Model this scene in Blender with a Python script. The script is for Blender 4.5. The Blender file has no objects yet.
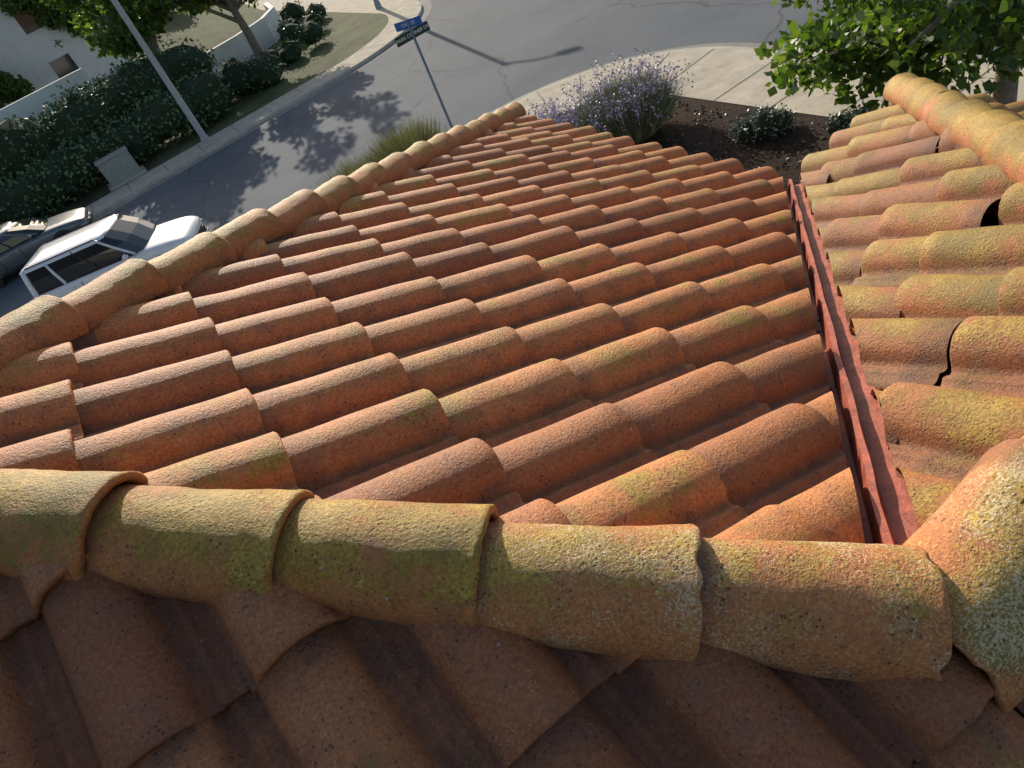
import bpy, bmesh, math, random
import numpy as np
from mathutils import Vector, Matrix, noise
random.seed(4); rng=np.random.default_rng(4)
G=-5.31; T=.446
SC=bpy.context.scene
# ------------------------------------------------------------ materials
def newmat(name):
    m=bpy.data.materials.new(name); m.use_nodes=True
    nt=m.node_tree; b=nt.nodes["Principled BSDF"]; return m,nt,b
def N(nt,t,**k):
    n=nt.nodes.new(t)
    for a,v in k.items(): setattr(n,a,v)
    return n
def ramp(nt,fac,stops):
    r=N(nt,'ShaderNodeValToRGB'); e=r.color_ramp.elements
    while len(e)<len(stops): e.new(.5)
    for q,(p,c) in zip(e,stops):
        q.position=p; q.color=(c,c,c,1) if isinstance(c,(int,float)) else (*c,1)
    nt.links.new(fac,r.inputs[0]); return r.outputs[0]
def mix(nt,f,a,b,mode='MIX'):
    m=N(nt,'ShaderNodeMix',data_type='RGBA',blend_type=mode)
    for s,v in ((0,f),(6,a),(7,b)):
        if hasattr(v,'is_linked'): nt.links.new(v,m.inputs[s])
        elif isinstance(v,(int,float)): m.inputs[s].default_value=v if s==0 else (v,v,v,1)
        else: m.inputs[s].default_value=(*v,1)
    return m.outputs[2]
def math_(nt,op,a,b=0.):
    m=N(nt,'ShaderNodeMath',operation=op)
    for i,v in enumerate((a,b)):
        if hasattr(v,'is_linked'): nt.links.new(v,m.inputs[i])
        else: m.inputs[i].default_value=v
    return m.outputs[0]
def noise_(nt,co,scale,detail=4,rough=.6):
    n=N(nt,'ShaderNodeTexNoise'); n.inputs['Scale'].default_value=scale
    n.inputs['Detail'].default_value=detail; n.inputs['Roughness'].default_value=rough
    nt.links.new(co,n.inputs['Vector']); return n.outputs['Fac']
def bump(nt,b,h,dist,strength=1.):
    bp=N(nt,'ShaderNodeBump'); bp.inputs['Distance'].default_value=dist; bp.inputs['Strength'].default_value=strength
    nt.links.new(h,bp.inputs['Height']); nt.links.new(bp.outputs[0],b.inputs['Normal'])
def tile_mat(name,moss,white,dark=1.,tintc=(1,1,1),grain=1.):
    m,nt,b=newmat(name); L=nt.links
    co=N(nt,'ShaderNodeTexCoord').outputs['Object']
    big=noise_(nt,co,2.2,2); mid=noise_(nt,co,11,4,.65); fine=noise_(nt,co,110,3,.8)
    mo=noise_(nt,co,7.5,6,.72)
    recess=N(nt,'ShaderNodeAttribute',attribute_name='recess').outputs['Fac']
    isl=N(nt,'ShaderNodeNewGeometry').outputs['Random Per Island']
    f=math_(nt,'ADD',math_(nt,'MULTIPLY',fine,.70),math_(nt,'MULTIPLY',mid,.30))
    D=lambda r,g,b_:(r*dark*tintc[0],g*dark*tintc[1],b_*dark*tintc[2])
    base=ramp(nt,f,[(.30,D(.24,.072,.024)),(.42,D(.52,.175,.052)),(.54,D(.70,.265,.080)),(.68,D(.86,.44,.19))])
    tint=ramp(nt,isl,[(0,(.64,.60,.58)),(.35,(.92,.87,.82)),(.7,(1.0,1.0,.95)),(1,(1.08,1.08,1.0))])
    base=mix(nt,1.,base,tint,'MULTIPLY')
    base=mix(nt,ramp(nt,mid,[(.46,0.),(.66,.62)]),base,D(.28,.105,.050))
    g=N(nt,'ShaderNodeNewGeometry'); sx=N(nt,'ShaderNodeSeparateXYZ'); L.new(g.outputs['Normal'],sx.inputs[0])
    mk=math_(nt,'ADD',mo,math_(nt,'MULTIPLY',math_(nt,'SUBTRACT',big,.5),.8))
    mk=math_(nt,'ADD',mk,math_(nt,'MULTIPLY',math_(nt,'SUBTRACT',fine,.5),.55))
    mk=math_(nt,'ADD',mk,math_(nt,'MULTIPLY',math_(nt,'SUBTRACT',sx.outputs[2],.7),.30))
    mk=math_(nt,'ADD',mk,math_(nt,'MULTIPLY',math_(nt,'SUBTRACT',isl,.5),.20))
    mk=math_(nt,'SUBTRACT',mk,math_(nt,'MULTIPLY',recess,.12))
    mf=ramp(nt,mk,[(.68-moss,0.),(.84-moss,.95)])
    mc=ramp(nt,f,[(.32,D(.10,.062,.008)),(.44,D(.36,.215,.022)),(.56,D(.56,.345,.04)),(.68,D(.76,.52,.11))])
    mc=mix(nt,ramp(nt,noise_(nt,co,3.1,3),[(.46,0.),(.66,.75)]),mc,D(.17,.130,.018))
    col=mix(nt,mf,base,mc)
    wn=math_(nt,'ADD',noise_(nt,co,170,2,.8),math_(nt,'MULTIPLY',math_(nt,'SUBTRACT',noise_(nt,co,4.5,3),.5),.7))
    wf=ramp(nt,wn,[(.66-white,0.),(.76-white,.78)])
    col=mix(nt,wf,col,D(.78,.63,.38))
    v=N(nt,'ShaderNodeTexVoronoi'); v.inputs['Scale'].default_value=34; L.new(co,v.inputs['Vector'])
    vs=math_(nt,'MULTIPLY',ramp(nt,v.outputs['Distance'],[(.10,1.),(.17,0.)]),ramp(nt,mo,[(.54,0.),(.62,.7)]))
    col=mix(nt,vs,col,D(.60,.55,.38))
    v2=N(nt,'ShaderNodeTexVoronoi'); v2.inputs['Scale'].default_value=75; L.new(co,v2.inputs['Vector'])
    ps=math_(nt,'MULTIPLY',ramp(nt,v2.outputs['Distance'],[(.16,1.),(.28,0.)]),ramp(nt,mid,[(.48,0.),(.56,.75)]))
    col=mix(nt,ps,col,(.05,.026,.016))
    dd=math_(nt,'MULTIPLY',recess,ramp(nt,mid,[(.3,.45),(.6,.85)]))
    col=mix(nt,dd,col,D(.14,.056,.028))  # darker colour in pans, at laps, on undersides and cap edges
    L.new(col,b.inputs['Base Color']); b.inputs['Roughness'].default_value=.60
    b.inputs['Specular IOR Level'].default_value=.5
    h=math_(nt,'ADD',fine,math_(nt,'MULTIPLY',mid,.7)); h=math_(nt,'ADD',h,math_(nt,'MULTIPLY',mf,.12)); h=math_(nt,'SUBTRACT',h,math_(nt,'MULTIPLY',ps,.4))
    bump(nt,b,h,.0065*grain,.9); return m
def simple(name,col,rough=.8,var=.15,scale=8,metal=0,bmp=0,bs=60,c2=None,spec=.5):
    m,nt,b=newmat(name); co=N(nt,'ShaderNodeTexCoord').outputs['Object']
    n=noise_(nt,co,scale,5,.65)
    lo=tuple(c*(1-var) for c in col); hi=tuple(min(1,c*(1+var)) for c in (c2 or col))
    nt.links.new(ramp(nt,n,[(.3,lo),(.7,hi)]),b.inputs['Base Color'])
    b.inputs['Roughness'].default_value=rough; b.inputs['Metallic'].default_value=metal; b.inputs['Specular IOR Level'].default_value=spec
    if bmp: bump(nt,b,noise_(nt,co,bs,3,.7),bmp)
    return m
def leaf_mat(name,stops,trans=.35):
    m,nt,b=newmat(name); L=nt.links
    isl=N(nt,'ShaderNodeNewGeometry').outputs['Random Per Island']
    c=ramp(nt,isl,stops); L.new(c,b.inputs['Base Color']); b.inputs['Roughness'].default_value=.5
    if trans<=0: return m
    t=N(nt,'ShaderNodeBsdfTranslucent'); c2=mix(nt,1.,c,(1.8,1.9,.7),'MULTIPLY'); L.new(c2,t.inputs[0])
    mx=N(nt,'ShaderNodeMixShader'); mx.inputs[0].default_value=trans
    L.new(b.outputs[0],mx.inputs[1]); L.new(t.outputs[0],mx.inputs[2])
    L.new(mx.outputs[0],nt.nodes['Material Output'].inputs[0]); return m
M_main=tile_mat('terracotta_main',.05,-.09)
M_right=tile_mat('terracotta_mossy',.25,-.07,.84)
M_hip=tile_mat('terracotta_hip',.20,-.07,.86)
M_cap=tile_mat('terracotta_cap_mossy',.31,-.05,.92)
M_capw=tile_mat('terracotta_cap_crusted',.20,.12,.95)
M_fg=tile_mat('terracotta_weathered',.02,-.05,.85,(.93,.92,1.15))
M_mortar=simple('mortar',(.16,.085,.06),.95,.4,30,bmp=.01)
M_felt=simple('roof_felt',(.05,.03,.025),.95,.3)
M_metal=simple('painted_flashing',(.42,.105,.06),.55,.4,18,bmp=.003)
M_conc=simple('concrete',(.50,.44,.34),.95,.16,3,bmp=.004,c2=(.54,.475,.375),spec=.2)
M_kerb=simple('kerb_concrete',(.50,.46,.38),.95,.18,2,spec=.2)
M_gut=simple('gutter_concrete',(.30,.285,.25),.95,.2,2,spec=.2)
M_joint=simple('joint',(.13,.12,.10),.95,.1)
M_mulch=simple('mulch',(.045,.027,.018),.95,.6,14,bmp=.06,bs=22,spec=.2)
M_dirt=simple('dry_ground',(.12,.095,.055),.95,.45,.6,c2=(.09,.11,.045),bmp=.05,bs=6,spec=.2)
M_stucco=simple('stucco',(.55,.48,.38),.95,.08,10,bmp=.01)
M_white=simple('white_wall',(.74,.73,.70),.9,.08,2)
M_win=simple('window_glass',(.03,.04,.05),.08,.1)
M_bark=simple('bark',(.23,.19,.14),.95,.35,14,bmp=.03,bs=20)
M_steel=simple('galvanised_steel',(.30,.31,.31),.5,.12,8,metal=.6)
M_lamp=simple('painted_pole',(.42,.41,.38),.55,.1,8)
m,nt,b=newmat('asphalt')
co=N(nt,'ShaderNodeTexCoord').outputs['Object']
a1=noise_(nt,co,.35,5,.6); a2=noise_(nt,co,45,4,.8)
c=ramp(nt,a1,[(.3,(.105,.118,.135)),(.7,(.145,.157,.172))]); c=mix(nt,.6,c,ramp(nt,a2,[(.35,(.5,.5,.5)),(.65,(1.6,1.6,1.6))]),'MULTIPLY')
v=N(nt,'ShaderNodeTexVoronoi',feature='DISTANCE_TO_EDGE'); v.inputs['Scale'].default_value=.13
cc=N(nt,'ShaderNodeVectorMath',operation='ADD'); nz=N(nt,'ShaderNodeTexNoise'); nz.inputs['Scale'].default_value=.8; nz.inputs['Detail'].default_value=5
nt.links.new(co,nz.inputs['Vector']); nt.links.new(co,cc.inputs[0]); nt.links.new(nz.outputs['Color'],cc.inputs[1]); nt.links.new(cc.outputs[0],v.inputs['Vector'])
c=mix(nt,ramp(nt,v.outputs['Distance'],[(.002,.6),(.005,0.)]),c,(.04,.04,.04))
nt.links.new(c,b.inputs['Base Color']); b.inputs['Roughness'].default_value=.9; b.inputs['Specular IOR Level'].default_value=.25; bump(nt,b,a2,.010); M_asph=m
# ------------------------------------------------------------ helpers
def link(o,parent=None):
    SC.collection.objects.link(o)
    if parent: o.parent=parent
    return o
def empty(name,loc=(0,0,0)):
    e=bpy.data.objects.new(name,None); e.location=loc; e.empty_display_size=.3; SC.collection.objects.link(e); return e
def obj(name,vs,fs,mat,parent=None,smooth=False):
    me=bpy.data.meshes.new(name); me.from_pydata([tuple(v) for v in vs],[],[tuple(f) for f in fs]); me.update()
    me.materials.append(mat)
    if smooth: me.polygons.foreach_set('use_smooth',[True]*len(me.polygons))
    return link(bpy.data.objects.new(name,me),parent)
def box(name,c,s,mat,parent=None,bev=0,rz=0):
    bm=bmesh.new(); bmesh.ops.create_cube(bm,size=1)
    for v in bm.verts: v.co=Vector((v.co.x*s[0],v.co.y*s[1],v.co.z*s[2]))
    if bev: bmesh.ops.bevel(bm,geom=bm.edges[:],offset=bev,segments=2,affect='EDGES')
    bmesh.ops.rotate(bm,cent=(0,0,0),matrix=Matrix.Rotation(rz,3,'Z'),verts=bm.verts)
    bmesh.ops.translate(bm,vec=c,verts=bm.verts)
    me=bpy.data.meshes.new(name); bm.to_mesh(me); bm.free(); me.materials.append(mat)
    return link(bpy.data.objects.new(name,me),parent)
def tube(name,pts,rad,mat,parent=None,seg=10):
    vs=[];fs=[]; pts=[Vector(p) for p in pts]
    for i,p in enumerate(pts):
        d=(pts[min(i+1,len(pts)-1)]-pts[max(i-1,0)]).normalized()
        a=d.orthogonal().normalized() if abs(d.z)<.99 else Vector((1,0,0)); b_=d.cross(a)
        for k in range(seg):
            t=2*math.pi*k/seg; vs.append(p+(a*math.cos(t)+b_*math.sin(t))*rad[i])
    for i in range(len(pts)-1):
        for k in range(seg):
            fs.append((i*seg+k,i*seg+(k+1)%seg,(i+1)*seg+(k+1)%seg,(i+1)*seg+k))
    fs.append(tuple(range(seg))); fs.append(tuple((len(pts)-1)*seg+k for k in range(seg)))
    if name is None: return vs,fs
    return obj(name,vs,fs,mat,parent,True)
def leaves(name,cen,size,mat,parent=None,up=.0,aspect=.6,elong=None):
    cen=np.asarray(cen); n=len(cen)
    d=rng.normal(size=(n,3)); d[:,2]*=(1-up*.6); d/=np.linalg.norm(d,axis=1)[:,None]
    if elong is not None: d=elong
    r=rng.normal(size=(n,3))
    s=np.cross(d,r); s/=np.linalg.norm(s,axis=1)[:,None]
    sz=(size*rng.uniform(.6,1.3,n))[:,None] if np.isscalar(size) else size[:,None]
    nn=np.cross(d,s)
    v=np.stack([cen,cen+d*sz*.45+s*sz*aspect*.5+nn*sz*.08,cen+d*sz,cen+d*sz*.45-s*sz*aspect*.5+nn*sz*.08],1).reshape(-1,3)
    me=bpy.data.meshes.new(name); me.vertices.add(4*n); me.vertices.foreach_set('co',v.ravel())
    me.loops.add(4*n); me.loops.foreach_set('vertex_index',np.arange(4*n)); me.polygons.add(n)
    me.polygons.foreach_set('loop_start',np.arange(0,4*n,4)); me.polygons.foreach_set('loop_total',np.full(n,4))
    me.update(calc_edges=True); me.validate(); me.materials.append(mat)
    return link(bpy.data.objects.new(name,me),parent)
def clump_pts(clumps,per):
    out=[]
    for (c,r) in clumps:
        n=max(8,int(per*r*r))
        p=rng.normal(size=(n,3)); p/=np.linalg.norm(p,axis=1)[:,None]
        p*=(rng.uniform(.35,1,n)**.45)[:,None]*r; p[:,2]*=.8; out.append(p+np.array(c))
    return np.concatenate(out)
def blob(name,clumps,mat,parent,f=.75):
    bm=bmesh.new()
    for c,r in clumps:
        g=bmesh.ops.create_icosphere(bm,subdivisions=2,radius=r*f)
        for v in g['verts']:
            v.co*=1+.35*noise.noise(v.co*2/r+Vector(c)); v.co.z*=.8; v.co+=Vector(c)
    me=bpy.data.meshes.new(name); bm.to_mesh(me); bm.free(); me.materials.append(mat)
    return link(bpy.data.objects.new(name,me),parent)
# ------------------------------------------------------------ roof tiles
WT=.310; EX=.41*math.sqrt(1+T*T); 
def prof(s,hh=.080):
    q=(s-.37)/.34
    h=.0
    if abs(q)<1: h=hh*(1-q*q)**.56
    if s>.72: h+=.013*math.exp(-((s-.85)/.045)**2)-.004*math.sin((s-.72)/.4*math.pi)
    if s<.03: h+=.004
    return h
def tiles(name,mat,org,a,down,slope,ncol,nrow,off,clips,parent,inside,jit=1.,hh=.080,slipped=()):
    a=Vector(a); dh=Vector(down); d=(dh-Vector((0,0,slope))).normalized(); n=a.cross(d); 
    if n.z<0:n=-n
    Lt=EX+.055; NX=36; NY=9; vs=[];fs=[];dr=[]
    ex=EX
    for i in range(nrow[0],nrow[1]):
        for j in range(ncol[0],ncol[1]):
            low=Vector(org)+a*(j*WT)+d*(i*ex)
            c=low+a*WT*.5-d*EX*.5
            if not inside(c.x,c.y): continue
            rz=random.gauss(0,.012)*jit; da=random.gauss(0,.005)*jit; dl=random.gauss(0,.009)*jit; dn=random.uniform(-.003,.005)*jit; tl=random.gauss(0,.009)*jit
            if random.random()<.06*jit: rz+=random.choice((-1,1))*.04; dn+=.010; dl+=.025
            for (qx,qy,qr,ql) in slipped:
                if abs(c.x-qx)<.155 and abs(c.y-qy)<.205: rz=qr; dl=ql; dn=.016
            dw=random.uniform(.93,1.08)
            b0=len(vs)
            rows=[(Lt*(k/(NY-1))**.9,0.) for k in range(NY)]
            rows[-1]=(Lt-.006,0.); rows+= [(Lt-.001,-.004),(Lt,-.010),(Lt-.001,-.028),(Lt-.06,-.030)]
            for (l,th) in rows:
                for q in range(NX+1):
                    s=q/NX*1.10-.03
                    h=prof(s,hh)*dw*(.92+.08*l/Lt)
                    edge=-.014 if q in(0,NX) else 0
                    ls=s*WT-.5*WT
                    p=low+a*(s*WT+da+rz*(l-Lt*.5))+d*(l-Lt+dl-rz*ls)+n*(h+.008+.032*l/Lt+dn+th+edge+tl*ls*2-off)
                    e=noise.noise(p*7)*.0035+noise.noise(p*28)*.0014
                    if th<0: p=p+d*noise.noise(p*30)*.003
                    vs.append(p+n*e)
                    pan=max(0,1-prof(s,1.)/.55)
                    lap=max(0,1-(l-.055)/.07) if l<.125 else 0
                    dr.append(min(1,.75*pan**1.5+.7*lap+(.5 if th<-.02 else 0)))  # high in the pan, near the upper lap and below the butt
            R=len(rows); w=NX+1
            for r in range(R-1):
                for q in range(NX):
                    fs.append((b0+r*w+q,b0+r*w+q+1,b0+(r+1)*w+q+1,b0+(r+1)*w+q))
    me=bpy.data.meshes.new(name); me.from_pydata([tuple(v) for v in vs],[],fs)
    at=me.attributes.new('recess','FLOAT','POINT'); at.data.foreach_set('value',dr)
    bm=bmesh.new(); bm.from_mesh(me)
    for co_,no in clips:
        bmesh.ops.bisect_plane(bm,geom=bm.verts[:]+bm.edges[:]+bm.faces[:],plane_co=co_,plane_no=no,clear_outer=True)
    for f in bm.faces: f.smooth=True
    bm.to_mesh(me); bm.free(); me.materials.append(mat)
    return link(bpy.data.objects.new(name,me),parent)
H=empty('tile_roof_house')
OFF=.055
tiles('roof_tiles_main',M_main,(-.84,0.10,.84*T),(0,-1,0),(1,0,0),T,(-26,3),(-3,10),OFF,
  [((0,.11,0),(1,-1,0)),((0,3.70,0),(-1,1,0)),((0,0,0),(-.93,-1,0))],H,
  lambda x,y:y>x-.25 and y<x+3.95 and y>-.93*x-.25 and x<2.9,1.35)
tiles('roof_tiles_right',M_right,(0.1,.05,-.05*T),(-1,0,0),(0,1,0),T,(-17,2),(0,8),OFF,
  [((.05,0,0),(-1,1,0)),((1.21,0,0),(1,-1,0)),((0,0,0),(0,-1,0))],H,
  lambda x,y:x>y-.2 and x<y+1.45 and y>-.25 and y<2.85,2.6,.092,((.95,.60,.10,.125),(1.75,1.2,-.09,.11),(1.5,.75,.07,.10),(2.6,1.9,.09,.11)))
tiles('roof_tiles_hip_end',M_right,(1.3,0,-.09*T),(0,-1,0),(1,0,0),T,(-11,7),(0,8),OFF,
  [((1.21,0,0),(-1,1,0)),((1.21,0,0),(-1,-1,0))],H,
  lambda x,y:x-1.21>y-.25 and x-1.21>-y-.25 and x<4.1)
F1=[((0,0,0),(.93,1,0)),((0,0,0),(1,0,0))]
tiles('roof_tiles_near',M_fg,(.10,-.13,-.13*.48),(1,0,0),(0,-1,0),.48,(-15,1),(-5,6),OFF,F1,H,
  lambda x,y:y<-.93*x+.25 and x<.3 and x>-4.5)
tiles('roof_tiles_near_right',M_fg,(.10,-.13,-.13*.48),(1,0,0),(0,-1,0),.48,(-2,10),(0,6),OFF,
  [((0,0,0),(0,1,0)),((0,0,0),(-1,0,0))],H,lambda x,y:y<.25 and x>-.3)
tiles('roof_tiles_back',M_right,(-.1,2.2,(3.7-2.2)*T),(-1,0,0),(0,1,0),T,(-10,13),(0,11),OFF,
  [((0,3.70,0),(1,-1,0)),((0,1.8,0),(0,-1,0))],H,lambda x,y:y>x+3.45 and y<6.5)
e=.075
def P(x,y,z): return (x,y,z-e)
A=(-1.917,1.783,.855)
dv=[P(0,0,0),P(*A),P(2.75,6.45,-1.227),P(2.75,2.75,-1.227),P(1.21,0,0),P(4.1,2.89,-1.27),P(4.1,-2.7,-1.29),P(0,-2.7,-1.29),P(-6,1.783,.855),P(-6,6.45,-1.227),P(-6,-2.7,-1.29)]
obj('roof_deck',dv,[(0,3,2,1),(0,4,5,3),(4,6,5),(0,7,6,4),(0,1,8,10,7),(1,2,9,8)],M_felt,H)
pl=[(-6,-2.4),(3.85,-2.4),(3.85,2.6),(2.5,2.6),(2.5,6.2),(-6,6.2)]
vs=[(x,y,G) for x,y in pl]+[(x,y,-1.33) for x,y in pl]
obj('walls',vs,[(i,(i+1)%6,(i+1)%6+6,i+6) for i in range(6)],M_stucco,H)
for (c,s) in [((2.72,4.6,-1.36),(.03,3.7,.16)),((3.4,2.83,-1.40),(1.3,.03,.16)),((4.04,0.2,-1.40),(.03,5.2,.16)),((-1.6,6.42,-1.36),(8.6,.03,.16))]:
    box('fascia_board',c,s,M_bark,H)
def cap_row(name,start,dirv,n,mats,rl=.142,ru=.118,exp=.445,rise=.0,first=0.,length=.5,sw=104,ext0=0.,tilt=.014):
    d=Vector(dirv).normalized(); side=d.cross(Vector((0,0,1))).normalized(); up=side.cross(d).normalized()
    for i in range(n):
        low=Vector(start)+d*(first+i*exp)
        ln=length
        if i==0: low-=d*ext0; ln+=ext0
        low+=side*random.uniform(-.010,.010)+up*random.uniform(-.005,.007)
        dd=(d+side*random.uniform(-.020,.020)).normalized(); vs=[];fs=[];dr=[]; NA=56; rot=random.uniform(-.06,.06)
        NL=20; rows=[(ln*(k/NL),rl+(ru-rl)*k/NL) for k in range(NL+1)]
        rows[0]=(.005,rl+.001); rows.insert(1,(.014,rl+.001))
        rows=[(.06,rl-.025),(.003,rl-.024),(-.001,rl-.014),(.000,rl-.004)]+rows
        for (l,r) in rows:
            for a_ in range(NA+1):
                t=math.radians(-sw+2*sw*a_/NA)+rot
                e_=side*math.sin(t)*1.0+up*math.cos(t)*.97
                p=low+dd*l+e_*r+up*(rise+tilt*(1-l/ln))
                rr=noise.noise(p*6)*.006+noise.noise(p*22)*.0024+noise.noise(p*60)*.0009
                p+=e_*rr
                if l<.02:
                    ch=max(0,noise.noise(p*14+Vector((i*3,0,0)))-.30)*.035
                    p+=dd*(noise.noise(p*25)*.004+ch)
                vs.append(p)
                dr.append(min(1,max(0,(l-(exp-.03))/.03))*.8+(.5 if r<rl-.012 and l<.1 else 0)+max(0,(abs(t)-1.15)*.8))  # high under the overlap, inside the lip and along the lower edges
        w=NA+1
        for r in range(len(rows)-1):
            for a_ in range(NA): fs.append((r*w+a_,r*w+a_+1,(r+1)*w+a_+1,(r+1)*w+a_))
        o=obj(name,vs,fs,mats[i] if i<len(mats) else mats[-1],H,True)
        at=o.data.attributes.new('recess','FLOAT','POINT'); at.data.foreach_set('value',[min(1,q) for q in dr])
    s0=Vector(start)+d*(first+.06); s1=Vector(start)+d*(first+n*exp); vs=[];fs=[]; K=int(n*6)
    for k in range(K+1):
        c=s0.lerp(s1,k/K)
        for (x,z) in ((-.115,-.11),(-.10,-.01),(-.055,.05),(.055,.05),(.10,-.01),(.115,-.11)):
            q=c+side*x+up*(z+rise); q+=side*noise.noise(q*20)*.02+up*noise.noise(q*31)*.01; vs.append(q)
    for k in range(K):
        for j in range(5): fs.append((k*6+j,k*6+j+1,(k+1)*6+j+1,(k+1)*6+j))
    obj('mortar_bed',vs,fs,M_mortar,H)
cap_row('hip_cap',(0,0,-.020),(-1,.93,T*.955),5,[M_capw,M_capw,M_cap,M_cap,M_cap],first=.02,rl=.142,ru=.118,exp=.435,ext0=.010)
cap_row('ridge_cap',(-.03,-.02,-.075),(1,0,0),4,[M_capw,M_cap,M_cap],first=0,rl=.160,ru=.175,exp=.42,rise=-.010,tilt=0)
cap_row('hip_cap',(2.85,6.55,-1.27),(-1,-1,T),15,[M_hip],first=0,rl=.128,ru=.100,exp=.435,rise=.01)
cap_row('hip_cap',(4.15,2.94,-1.31),(-1,-1,T),9,[M_cap],first=0,rl=.132,ru=.105,exp=.445,rise=.015)
cap_row('ridge_cap',(-1.95,1.783,.87),(-1,0,0),7,[M_hip],first=0,rl=.125,ru=.118,exp=.445)
vs=[];fs=[];K=60
sd=Vector((1,-1,0)).normalized(); d=Vector((1,1,-T)).normalized(); upv=sd.cross(d)
if upv.z<0: upv=-upv
for k in range(K+1):
    c=Vector((-.05,-.05,.02))+Vector((1,1,-T))*(2.88*k/K)-sd*.03
    wob=.008*noise.noise(Vector((k*.25,0,0))); wz=.012*noise.noise(Vector((k*.4,3,0)))
    for (x,z) in ((-.17,.00),(-.10,-.035),(-.024,-.040),(-.010+wob,.036+wz),(.008+wob,.036+wz),(.018,-.015),(.085,-.010),(.115,-.02),(.18,-.03)):
        vs.append(c+sd*x+upv*(z-.005))
w=9
for k in range(K):
    for j in range(w-1): fs.append((k*w+j,k*w+j+1,(k+1)*w+j+1,(k+1)*w+j))
obj('valley_flashing',vs,fs,M_metal,H)
n=70; t_=rng.uniform(.3,2.6,n); o_=rng.normal(0,.03,n)
lp=np.stack([t_-.12+o_,t_-.0-o_,-t_*T-.01],1); 
M_lit=leaf_mat('dry_leaf',[(0,(.10,.06,.03)),(.6,(.25,.15,.07)),(1,(.42,.30,.15))],0)
leaves('leaf_litter',lp,.024,M_lit,H,up=1,aspect=.45)
# ------------------------------------------------------------ ground, roads
obj('ground',[(-500,-400,G-.03),(500,-400,G-.03),(500,600,G-.03),(-500,600,G-.03)],[(0,1,2,3)],M_dirt)
def path_near(o):
    p=[(-90,17.75-o),(-20,17.75-o)]
    for k in range(25):
        t=math.radians(90-90*k/24); r=4.95-o; p.append((7.3+r*math.cos(t),12.8+r*math.sin(t)))
    p+=[(12.25-o,-70)]; return p
def path_far(o):
    p=[(-90,30.4+o),(-20,30.4+o)]
    for k in range(25):
        t=math.radians(-90+90*k/24); r=7-o; p.append((8+r*math.cos(t),37.4+r*math.sin(t)))
    p+=[(15-o,140)]; return p
rd=path_near(0)+[(24,-70),(24,140)]+path_far(0)[::-1]
obj('road',[(x,y,G) for x,y in rd],[tuple(range(len(rd)))[::-1]],M_asph)
def band(name,pf,o0,o1,z0,z1,mat,parent=None):
    a,b_=pf(o0),pf(o1); n=len(a)
    vs=[(x,y,z0) for x,y in a]+[(x,y,z1) for x,y in b_]
    return obj(name,vs,[(i,i+1,n+i+1,n+i) for i in range(n-1)],mat,parent)
for nm,pf,wd in (('near',path_near,2.4),('far',path_far,1.7)):
    e_=empty('sidewalk')
    band('gutter',pf,-.45,0,G+.004,G+.006,M_gut,e_)
    band('kerb_face',pf,0,.02,G,G+.13,M_kerb,e_)
    band('kerb_top',pf,.02,.16,G+.13,G+.134,M_kerb,e_)
    band('paving',pf,.16,wd,G+.134,G+.150,M_conc,e_)
    a,b_=pf(.17),pf(wd-.01); vs=[];fs=[]
    pts=[]
    for i in range(len(a)-1):
        p0,p1=Vector(a[i]),Vector(a[i+1]); q0,q1=Vector(b_[i]),Vector(b_[i+1]); ln=(p1-p0).length
        if ln>5:
            m_=int(ln/1.5)
            pts+=[(p0.lerp(p1,k/m_),q0.lerp(q1,k/m_)) for k in range(1,m_)]
        elif i%4==0: pts.append((p0,q0))
    for p,q in pts:
        t=(q-p).normalized(); s=Vector((-t.y,t.x))*.012; k=len(vs)
        vs+=[(*(p-s),G+.139),(*(p+s),G+.139),(*(q+s),G+.155),(*(q-s),G+.155)]; fs.append((k,k+1,k+2,k+3))
    obj('joints',vs,fs,M_joint,e_)
bp=path_near(2.4)+[(-90,-70)]
obj('planter_bed',[(x,y,G+.14) for x,y in bp],[tuple(range(len(bp)))[::-1]],M_mulch)
bp=path_far(1.7)+[(-90,140)]
obj('verge',[(x,y,G+.14) for x,y in bp],[tuple(range(len(bp)))],M_dirt)
vs=[];fs=[];nx,ny=40,24
for j in range(ny+1):
    for i in range(nx+1):
        x=-260+ (273)*i/nx; y=47+260*j/ny
        s=max(0,(y-47)); z=G+.1+s*.13+1.2*noise.noise(Vector((x*.03,y*.03,0)))*min(1,s/20)-(max(0,x-6)*.2 if s>0 else 0)
        vs.append((x,y,z))
for j in range(ny):
    for i in range(nx): fs.append((j*(nx+1)+i,j*(nx+1)+i+1,(j+1)*(nx+1)+i+1,(j+1)*(nx+1)+i))
obj('hill',vs,fs,M_dirt,None,True)
pc=np.stack([rng.uniform(3,12,7000),rng.uniform(6,17,7000),np.full(7000,G+.15)],1)
ok=(pc[:,0]<9.6)&(pc[:,1]<15.2); M_chip=leaf_mat('bark_chip',[(0,(.03,.018,.012)),(.7,(.09,.05,.03)),(1,(.2,.13,.08))],.0)
leaves('bark_mulch',pc[ok],.07,M_chip,None,up=1)
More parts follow.
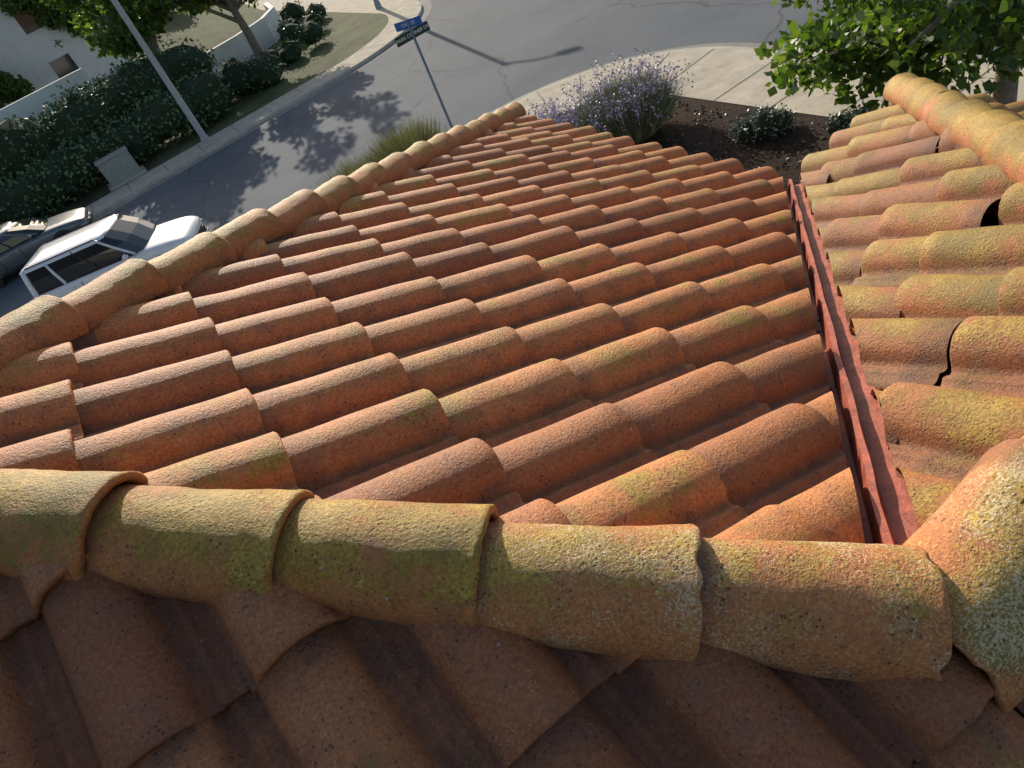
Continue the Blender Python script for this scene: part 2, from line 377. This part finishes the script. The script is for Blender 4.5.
# ------------------------------------------------------------ foliage
L_h=leaf_mat('hedge_leaf',[(0,(.05,.095,.035)),(.6,(.11,.175,.065)),(1,(.19,.25,.11))],0)
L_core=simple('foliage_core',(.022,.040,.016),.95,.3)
L_t=leaf_mat('tree_leaf',[(0,(.03,.065,.012)),(.5,(.07,.125,.022)),(1,(.13,.19,.04))],.42)
L_lav=leaf_mat('lavender_stem',[(0,(.14,.17,.09)),(.6,(.26,.29,.16)),(1,(.42,.44,.27))],0)
L_fl=leaf_mat('lavender_flower',[(0,(.28,.22,.38)),(.6,(.46,.39,.57)),(1,(.66,.60,.75))],0)
L_dry=leaf_mat('yellow_shrub',[(0,(.17,.19,.06)),(.6,(.34,.33,.13)),(1,(.55,.50,.26))],0)
L_gr=leaf_mat('grey_shrub',[(0,(.12,.14,.11)),(1,(.30,.32,.26))],0)
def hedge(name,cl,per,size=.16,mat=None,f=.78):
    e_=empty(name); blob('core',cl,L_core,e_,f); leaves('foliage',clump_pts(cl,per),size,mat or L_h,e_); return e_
cl=[]
for i in range(40):
    x=-21+i*.62+random.uniform(-.2,.2); cl.append(((x,34.3+random.uniform(-.2,.4),G+1.05+random.uniform(-.1,.15)),random.uniform(1.2,1.45)))
    cl.append(((x,36.4+random.uniform(-.4,.6),G+2.1+random.uniform(-.2,.3)),random.uniform(1.45,1.85)))
hedge('hedge',cl,260,.18)
cl=[((x+random.uniform(-.6,.6),y+random.uniform(-.6,.6),G+random.uniform(.4,.9)),random.uniform(.6,1.2)) for x,y in [(6,36),(8,37),(9.5,38.5),(11,41),(7.5,39),(5.6,38),(12.2,44),(12.3,48),(4.5,35.5),(6.8,34.6),(9.2,41),(10.4,43)]]
hedge('shrub',cl,250,.15)
def tree(name,base,h,r,nl,nclump,leaf,per,mat,limb=None):
    e_=empty(name); b0=Vector(base)
    tp=b0+Vector((random.uniform(-.2,.2),random.uniform(-.2,.2),h*.45))
    tube('trunk',[b0,b0.lerp(tp,.5)+Vector((.06,.03,0)),tp],[h*.035,h*.028,h*.022],M_bark,e_)
    cl=[]; TV=[];TF=[]
    def add(pts,rad,seg):
        v,f=tube(None,pts,rad,None,None,seg); k=len(TV); TV.extend(v); TF.extend([tuple(i+k for i in q) for q in f])
    for i in range(nl):
        a_=2*math.pi*i/nl+random.uniform(-.4,.4); rr=r*random.uniform(.5,1.); z=h*random.uniform(.45,1.)
        en=b0+Vector((math.cos(a_)*rr,math.sin(a_)*rr,z)) if limb is None else Vector(limb[i])
        st=b0.lerp(tp,random.uniform(.65,1.)); md=st.lerp(en,.5)+Vector((0,0,.2*random.random()*h*.2))
        add([st,md,en],[h*.016,h*.010,h*.003],7)
        for k in range(nclump):
            f=random.uniform(.35,1.05); p=st.lerp(md,f*2) if f<.5 else md.lerp(en,f*2-1)
            p=p+Vector((random.gauss(0,.3),random.gauss(0,.3),random.gauss(0,.2)))*r*.35
            cl.append((tuple(p),r*random.uniform(.13,.26)))
            add([md if f>.5 else st,p],[h*.004,h*.0015],5)
    obj('branches',TV,TF,M_bark,e_,True)
    leaves('foliage',clump_pts(cl,per),leaf,mat,e_,aspect=.75); return e_
for (x,y,h,r) in [(3.2,39.0,7.4,2.9),(7.6,40.5,7.4,2.9),(-5,52,7,2.6),(-15,52,8,3),(1,56,8,3)]:
    tree('tree',(x,y,G+.1),h,r,9,7,.26,330,L_t)
limbs=[(8.6,8.4,-3.5),(7.9,7.2,-3.1),(8.7,6.4,-3.2),(7.5,5.2,-2.6),(9.3,8.9,-2.7),(8.8,5.0,-3.4),(10.4,7.9,-3.3),(11.6,7.4,-3.0),(9.8,4.4,-2.9),(10.6,3.7,-2.0),(12.4,5.6,-2.2),(9.4,7.4,-1.9),(7.7,6.2,-1.9),(9.0,7.9,-3.9),(9.0,6.6,-3.9)]
tree('sycamore_tree',(10.3,5.6,G+.1),5.2,2.4,len(limbs),6,.17,300,L_t,limbs)
def grasses(name,c,r,h,n,mat,tipmat=None,ntip=0):
    e_=empty(name); a_=rng.uniform(0,2*np.pi,n); rr=r*.35*np.sqrt(rng.uniform(0,1,n))
    b0=np.stack([c[0]+rr*np.cos(a_),c[1]+rr*np.sin(a_),np.full(n,c[2])],1)
    ln=h*rng.uniform(.6,1.1,n); sp=rng.uniform(.05,.9,n)*r/h
    d=np.stack([np.cos(a_)*sp,np.sin(a_)*sp,np.ones(n)],1)+rng.normal(size=(n,3))*.12; d/=np.linalg.norm(d,axis=1)[:,None]
    leaves('stems',b0,ln,mat,e_,aspect=.024,elong=d)
    if tipmat:
        k=rng.choice(n,ntip); t=b0[k]+d[k]*(ln[k]*rng.uniform(1.05,1.3,ntip))[:,None]
        leaves('flower_stems',b0[k],np.linalg.norm(t-b0[k],axis=1),mat,e_,aspect=.012,elong=(t-b0[k])/np.linalg.norm(t-b0[k],axis=1)[:,None])
        t=np.repeat(t,6,0)+rng.normal(size=(ntip*6,3))*np.array([.011,.011,.06]); leaves('flowers',t,.050,tipmat,e_)
    q=rng.choice(n,n//2); t=b0[q]+d[q]*(ln[q]*rng.uniform(.1,.7,len(q)))[:,None]; leaves('foliage',t,.09,mat,e_,aspect=.3)
    return e_
grasses('lavender_bush',(8.1,12.0,G+.14),1.35,1.15,8000,L_lav,L_fl,750)
grasses('lavender_bush',(6.9,13.2,G+.14),.8,.85,2800,L_lav,L_fl,550)
hedge('grey_shrub',[((9.0,9.2,G+.35),.42),((9.25,9.0,G+.30),.35),((8.8,9.45,G+.3),.33)],2200,.07,L_gr,.7)
hedge('grey_shrub',[((9.7,7.6,G+.32),.32),((9.5,7.9,G+.28),.28)],2200,.07,L_gr,.7)
grasses('yellow_shrub',(4.6,16.0,G+.14),1.1,1.45,3200,L_dry)
grasses('yellow_shrub',(3.2,16.2,G+.14),1.0,1.3,2400,L_dry)
# ------------------------------------------------------------ street furniture
def lamp(base,h,arm):
    e_=empty('street_lamp'); b0=Vector(base)
    tube('pole',[b0,b0+Vector((0,0,h*.5)),b0+Vector((0,0,h))],[.13,.11,.08],M_lamp,e_,14)
    tube('base_collar',[b0,b0+Vector((0,0,.35))],[.18,.16],M_lamp,e_,14)
    A_=Vector(arm); t=b0+Vector((0,0,h-.15)); tube('arm',[t,t+A_*.5+Vector((0,0,.3)),t+A_+Vector((0,0,.35))],[.055,.05,.045],M_lamp,e_)
    p=t+A_+Vector((0,0,.33)); o=box('luminaire',(0,0,0),(.75,.3,.16),M_lamp,e_,.05,rz=math.atan2(A_.y,A_.x)); o.location=p+A_.normalized()*.25
lamp((2.1,30.95,G+.13),8.2,(1.2,-1.6,0)); lamp((13.9,38.7,G+.13),7.4,(1.1,-1.25,0))
e_=empty('street_name_sign'); sb=Vector((6.5,17.45,G+.13))
tube('pole',[sb,sb+Vector((0,0,3.1))],[.04,.035],M_steel,e_)
M_dk=simple('sign_dark_green',(.012,.04,.03),.4,.1); M_bl=simple('sign_blue',(.03,.12,.42),.4,.1); M_wp=simple('white_paint',(.8,.8,.8),.5,.03)
box('name_blade_lower',sb+Vector((0,0,2.78)),(.98,.012,.22),M_dk,e_,.004)
box('name_blade_upper',sb+Vector((0,0,3.02)),(.75,.012,.20),M_bl,e_,.004,rz=math.radians(-50))
for nm,tx,loc,rot in (('lettering_lower','PARK CORNER LN',sb+Vector((0,-.009,2.78)),(math.pi/2,0,0)),('lettering_upper','OAK ST',sb+Vector((-.009*math.sin(math.radians(50)),-.009*math.cos(math.radians(50)),3.02)),(math.pi/2,0,math.radians(-50)))):
    cu=bpy.data.curves.new(nm,'FONT'); cu.body=tx; cu.size=.115; cu.align_x='CENTER'; cu.align_y='CENTER'
    o=bpy.data.objects.new(nm,cu); o.location=loc; o.rotation_euler=rot; cu.materials.append(M_wp); link(o,e_)
e_=empty('utility_box'); box('cabinet',(-1.2,32.8,G+.65),(1.3,.8,1.0),simple('utility_green',(.30,.32,.28),.6),e_,.03); box('pad',(-1.2,32.8,G+.17),(1.6,1.1,.12),M_conc,e_,.01)
box('cabinet_lid',(-1.2,32.8,G+1.17),(1.36,.86,.05),M_steel,e_,.01)
def wall(name,pts,h,t,mat):
    vs=[];fs=[];n=len(pts)
    for i,p in enumerate(pts):
        p=Vector((p[0],p[1],0)); a_=Vector((*pts[max(0,i-1)],0)); c_=Vector((*pts[min(n-1,i+1)],0)); d=(c_-a_).normalized(); s=Vector((-d.y,d.x,0))*t/2
        z0=G; z1=G+h
        vs+=[p-s+Vector((0,0,z0)),p-s+Vector((0,0,z1)),p+s+Vector((0,0,z1)),p+s+Vector((0,0,z0))]
    for i in range(n-1):
        for j in range(3): fs.append((i*4+j,i*4+j+1,(i+1)*4+j+1,(i+1)*4+j))
    fs+= [(0,1,2,3),((n-1)*4,(n-1)*4+1,(n-1)*4+2,(n-1)*4+3)]
    return obj(name,vs,fs,mat)
wall('retaining_wall',[(2,42.5),(5,42.8),(7.5,43.4),(9.5,44.6),(10.8,46.6),(11.4,50)],1.5,.3,M_white)
wall('garden_wall',[(-40,41),(-20,40.6),(-8,40.4),(0,40.4)],3.6,.25,M_white)
M_rt=simple('distant_roof_tile',(.30,.13,.07),.9,.3,6,bmp=.05,bs=9)
def house(x,y,z,w,d,h):
    e_=empty('stucco_house'); box('walls',(x,y,z+h/2),(w,d,h),M_white,e_)
    ov=.5; zt=z+h; hh=d*.22
    vs=[(x-w/2-ov,y-d/2-ov,zt),(x+w/2+ov,y-d/2-ov,zt),(x+w/2+ov,y+d/2+ov,zt),(x-w/2-ov,y+d/2+ov,zt),(x-w/2+d/2,y,zt+hh),(x+w/2-d/2,y,zt+hh)]
    obj('hip_roof',vs,[(0,1,5,4),(1,2,5),(2,3,4,5),(3,0,4),(3,2,1,0)],M_rt,e_)
    for fl in (1.5,4.3):
        if fl>h-1: continue
        for k in range(int(w//3)):
            cx=x-w/2+1.5+k*3
            box('window_frame',(cx,y-d/2-.02,z+fl),(1.5,.08,1.3),M_white,e_); box('window',(cx,y-d/2-.05,z+fl),(1.3,.06,1.1),M_win,e_)
    for k in (0,1):
        box('side_window',(x+w/2+.02,y-2+4*k,z+4.0),(.06,1.2,1.1),M_win,e_)
house(-4,60,G+1.4,14,10,6.2); house(-22,58,G+1.2,13,10,6.2); house(-40,62,G+1.5,14,10,6.2); house(6,92,G+4,13,10,6); house(-14,88,G+6,15,10,6); house(-36,92,G+6,14,10,6)
cl=[]
for i in range(46):
    x=random.uniform(-60,9); y=random.choice([50,68,75,105,112])+random.uniform(-3,3); r=random.uniform(1.4,2.6); cl.append(((x,y,G+max(0,y-47)*.13+r*.6),r))
hedge('background_trees',cl,80,.4)
# ------------------------------------------------------------ cars
M_tyre=simple('tyre',(.02,.02,.02),.85,.2); M_rim=simple('alloy',(.45,.45,.46),.3,.1,metal=.9)
M_cg=simple('car_glass',(.015,.02,.024),.04,.1,spec=.9); M_trim=simple('black_trim',(.02,.02,.022),.5,.2)
M_hl=simple('headlight',(.35,.37,.40),.12,.05); M_tl=simple('tail_light',(.35,.01,.01),.2,.1)
def paint(name,col):
    m=simple(name,col,.32,.03); b=m.node_tree.nodes['Principled BSDF']; b.inputs['Coat Weight'].default_value=1; b.inputs['Coat Roughness'].default_value=.05; return m
def car(name,loc,rz,Lc,W,st,gh,pm,wheels,R,top=.82,sc=1.):
    e_=empty(name)
    vs=[];fs=[]
    for (x,zb,be,tp,hw) in st:
        half=[(0,zb),(hw*.80,zb),(hw*.95,zb+.08),(hw,zb+.32),(hw*.985,be-.12),(hw*.95,be-.02),(hw*.84,tp-.012),(hw*.4,tp+.008),(0,tp+.012)]
        ring=[(y,z) for y,z in half]+[(-y,z) for y,z in half[-2:0:-1]]
        vs+=[(x,y,z) for y,z in ring]
    n=16
    for i in range(len(st)-1):
        for j in range(n): fs.append((i*n+j,i*n+(j+1)%n,(i+1)*n+(j+1)%n,(i+1)*n+j))
    fs.append(tuple(range(n))[::-1]); fs.append(tuple((len(st)-1)*n+j for j in range(n)))
    o=obj('body',vs,fs,pm,e_,True); md=o.modifiers.new('s','SUBSURF'); md.levels=2; md.render_levels=2
    a0,a1,a2,a3,zb,zt=gh; wb=W/2*.90; wt=W/2*top; pc=pm
    def ring(xr,xf,w,z): return [(xr,-w*.9,z),(xr+.12,-w,z),(xf-.30,-w,z),(xf-.08,-w*.86,z),(xf,-w*.4,z),(xf,w*.4,z),(xf-.08,w*.86,z),(xf-.30,w,z),(xr+.12,w,z),(xr,w*.9,z)]
    q=10; zm=(zb+zt)/2+.03
    rs=ring(a0,a3,wb,zb)+ring((a0+a1)/2-.04,(a2+a3)/2+.06,(wb+wt)/2+.02,zm)+ring(a1,a2,wt,zt)
    fs=[(r*q+i,r*q+(i+1)%q,(r+1)*q+(i+1)%q,(r+1)*q+i) for r in (0,1) for i in range(q)]+[tuple(range(2*q,3*q))]
    obj('glasshouse',rs,fs,M_cg,e_)
    lo=ring(a1-.03,a2+.02,wt+.02,zt-.05); mdl=ring(a1-.02,a2,wt+.012,zt+.0); hi=ring(a1+.08,a2-.12,wt*.92,zt+.045); h2=ring(a1+.35,a2-.4,wt*.6,zt+.065)
    R3=lo+mdl+hi+h2
    obj('roof',R3,[(r*q+i,r*q+(i+1)%q,(r+1)*q+(i+1)%q,(r+1)*q+i) for r in (0,1,2) for i in range(q)]+[tuple(range(3*q,4*q))],pm,e_,True)
    for sgn in (-1,1):
        def pil(t,wd,mat):
            b_=Vector((a0+.12+(a3-.30-a0-.12)*t,sgn*(wb+.0),zb)); q_=Vector((a1+.12+(a2-.30-a1-.12)*t,sgn*(wt+.0),zt)); mm=b_.lerp(q_,.53)+Vector((0,sgn*.022,0)); tube('pillar',[b_,mm,q_],[wd,wd*.9,wd*.8],mat,e_,6)
        pil(.0,.09,pc); pil(1.,.045,pc); pil(.30,.05,pc); pil(.66,.03,M_trim)
        tube('belt_trim',[(a0,sgn*(wb+.01),zb+.01),(a3-.3,sgn*(wb+.01),zb+.01)],[.02,.02],M_trim,e_,6)
        tube('roof_rail',[(a1+.2,sgn*wt*.95,zt+.05),(a2-.35,sgn*wt*.95,zt+.05)],[.016,.016],M_trim,e_,6)
        box('mirror',(a3-.50,sgn*(W/2+.1),zb+.08),(.14,.22,.16),pm,e_,.05)
        x0,x1=st[0][0],st[-1][0]
        box('headlight',(x1-.20,sgn*W*.37,st[-1][2]-.09),(.28,.30,.12),M_hl,e_,.04)
        box('tail_light',(x0+.10,sgn*W*.42,st[0][2]-.12),(.22,.20,.28),M_tl,e_,.03)
        for hx in (.42,.66):
            box('door_handle',(a0+(a3-a0)*hx-.3,sgn*(W/2+.005),zb-.16),(.18,.03,.035),pm,e_,.01)
            tube('door_gap',[(a0+(a3-a0)*hx,sgn*(W/2*.985),zb-.1),(a0+(a3-a0)*hx,sgn*(W/2*1.0),.42)],[.008,.008],M_trim,e_,5)
        tube('sill',[(wheels[0]+R,sgn*W*.485,st[3][1]+.06),(wheels[1]-R,sgn*W*.485,st[3][1]+.06)],[.05,.05],M_trim,e_,8)
        for wx in wheels:
            def disc(nm,r,y0,y1,mat,bv=.02):
                bm=bmesh.new(); bmesh.ops.create_cone(bm,cap_ends=True,segments=32,radius1=r,radius2=r,depth=abs(y1-y0))
                bmesh.ops.bevel(bm,geom=[e for e in bm.edges if len(e.link_faces)==2 and any(len(f.verts)>4 for f in e.link_faces)],offset=bv,segments=2,affect='EDGES')
                bmesh.ops.rotate(bm,cent=(0,0,0),matrix=Matrix.Rotation(math.pi/2,3,'X'),verts=bm.verts)
                bmesh.ops.translate(bm,vec=(wx,sgn*(y0+y1)/2,R),verts=bm.verts)
                me=bpy.data.meshes.new(nm); bm.to_mesh(me); bm.free(); me.materials.append(mat); link(bpy.data.objects.new(nm,me),e_)
            disc('wheel_arch',R+.06,W/2-.30,W/2+.004,M_trim,.005); disc('tyre',R,W/2-.22,W/2+.025,M_tyre,.04)
            disc('rim_well',R*.68,W/2-.1,W/2+.029,M_trim,.005)
            for k in range(5):
                t=2*math.pi*k/5; y=sgn*(W/2+.035)
                tube('spoke',[(wx,y,R),(wx+R*.66*math.cos(t),y,R+R*.66*math.sin(t))],[.05,.04],M_rim,e_,6)
            disc('hub',R*.16,W/2,W/2+.05,M_rim,.01)
    x0,x1=st[0][0],st[-1][0]
    box('grille',(x1+.0,0,st[-1][2]-.18),(.06,W*.5,.16),M_trim,e_,.02); box('front_bumper',(x1-.05,0,st[-1][1]+.06),(.14,W*.72,.10),M_trim,e_,.04)
    box('rear_bumper',(x0+.02,0,st[0][1]+.08),(.14,W*.8,.14),M_trim,e_,.04); box('number_plate',(x0-.03,0,st[0][1]+.36),(.02,.32,.16),M_wp,e_,.003)
    e_.location=loc; e_.rotation_euler=(0,0,rz); e_.scale=(sc,sc,sc)
suv=[(-2.40,.40,1.02,1.08,.86),(-2.34,.34,1.06,1.12,.94),(-1.9,.30,1.08,1.13,.96),(-.8,.28,1.08,1.13,.965),(.6,.28,1.07,1.12,.965),(1.1,.28,1.04,1.10,.965),(1.9,.30,.98,1.04,.95),(2.25,.33,.90,.96,.91),(2.44,.40,.80,.85,.80)]
car('suv_car',(-2.45,21.3,G),math.radians(-25),4.85,1.93,suv,(-2.36,-2.22,.50,1.22,1.09,1.80),paint('white_car_paint',(.80,.80,.80)),(-1.48,1.50),.38,.87,.95)
sed=[(-2.35,.40,.88,.94,.74),(-2.25,.32,.94,1.00,.84),(-1.7,.26,.96,1.02,.90),(-.8,.24,.94,.99,.91),(.6,.24,.92,.96,.91),(1.1,.24,.90,.94,.91),(1.8,.27,.80,.84,.89),(2.25,.32,.70,.74,.82),(2.37,.38,.64,.66,.70)]
car('sedan_car',(-5.3,29.1,G),math.radians(-6),4.7,1.82,sed,(-2.0,-1.15,.15,1.1,.95,1.42),paint('grey_car_paint',(.10,.11,.12)),(-1.42,1.40),.34,.78)
# ------------------------------------------------------------ light & camera
az=math.atan2(.19,.98); el=math.radians(22.5)
S=Vector((math.sin(az)*math.cos(el),math.cos(az)*math.cos(el),math.sin(el)))
ld=bpy.data.lights.new('sun','SUN'); ld.energy=5.0; ld.angle=math.radians(.5); ld.color=(1,.92,.78)
lo=link(bpy.data.objects.new('sun',ld)); lo.rotation_euler=S.to_track_quat('Z','Y').to_euler()
w=bpy.data.worlds.new('World'); SC.world=w; w.use_nodes=True; nt=w.node_tree
sk=nt.nodes.new('ShaderNodeTexSky'); sk.sky_type='NISHITA'; sk.sun_disc=False; sk.sun_elevation=el; sk.sun_rotation=az; sk.dust_density=2.0; sk.air_density=1.0
nt.links.new(sk.outputs[0],nt.nodes['Background'].inputs[0]); nt.nodes['Background'].inputs[1].default_value=.13
cd=bpy.data.cameras.new('camera'); cam=link(bpy.data.objects.new('camera',cd)); SC.camera=cam
cd.sensor_width=36; cd.lens=25.15; cd.clip_start=.05; cd.clip_end=2000
cx=Vector((.7802,-.5244,-.3411)); cy=Vector((.5795,.4005,.7098)); cz=Vector((-.2356,-.7514,.6163))
Mx=Matrix((cx,cy,cz)).transposed().to_4x4(); Mx.translation=Vector((-.703,-.449,1.487)); cam.matrix_world=Mx
SC.view_settings.view_transform='Standard'; SC.view_settings.look='None'; SC.view_settings.exposure=0
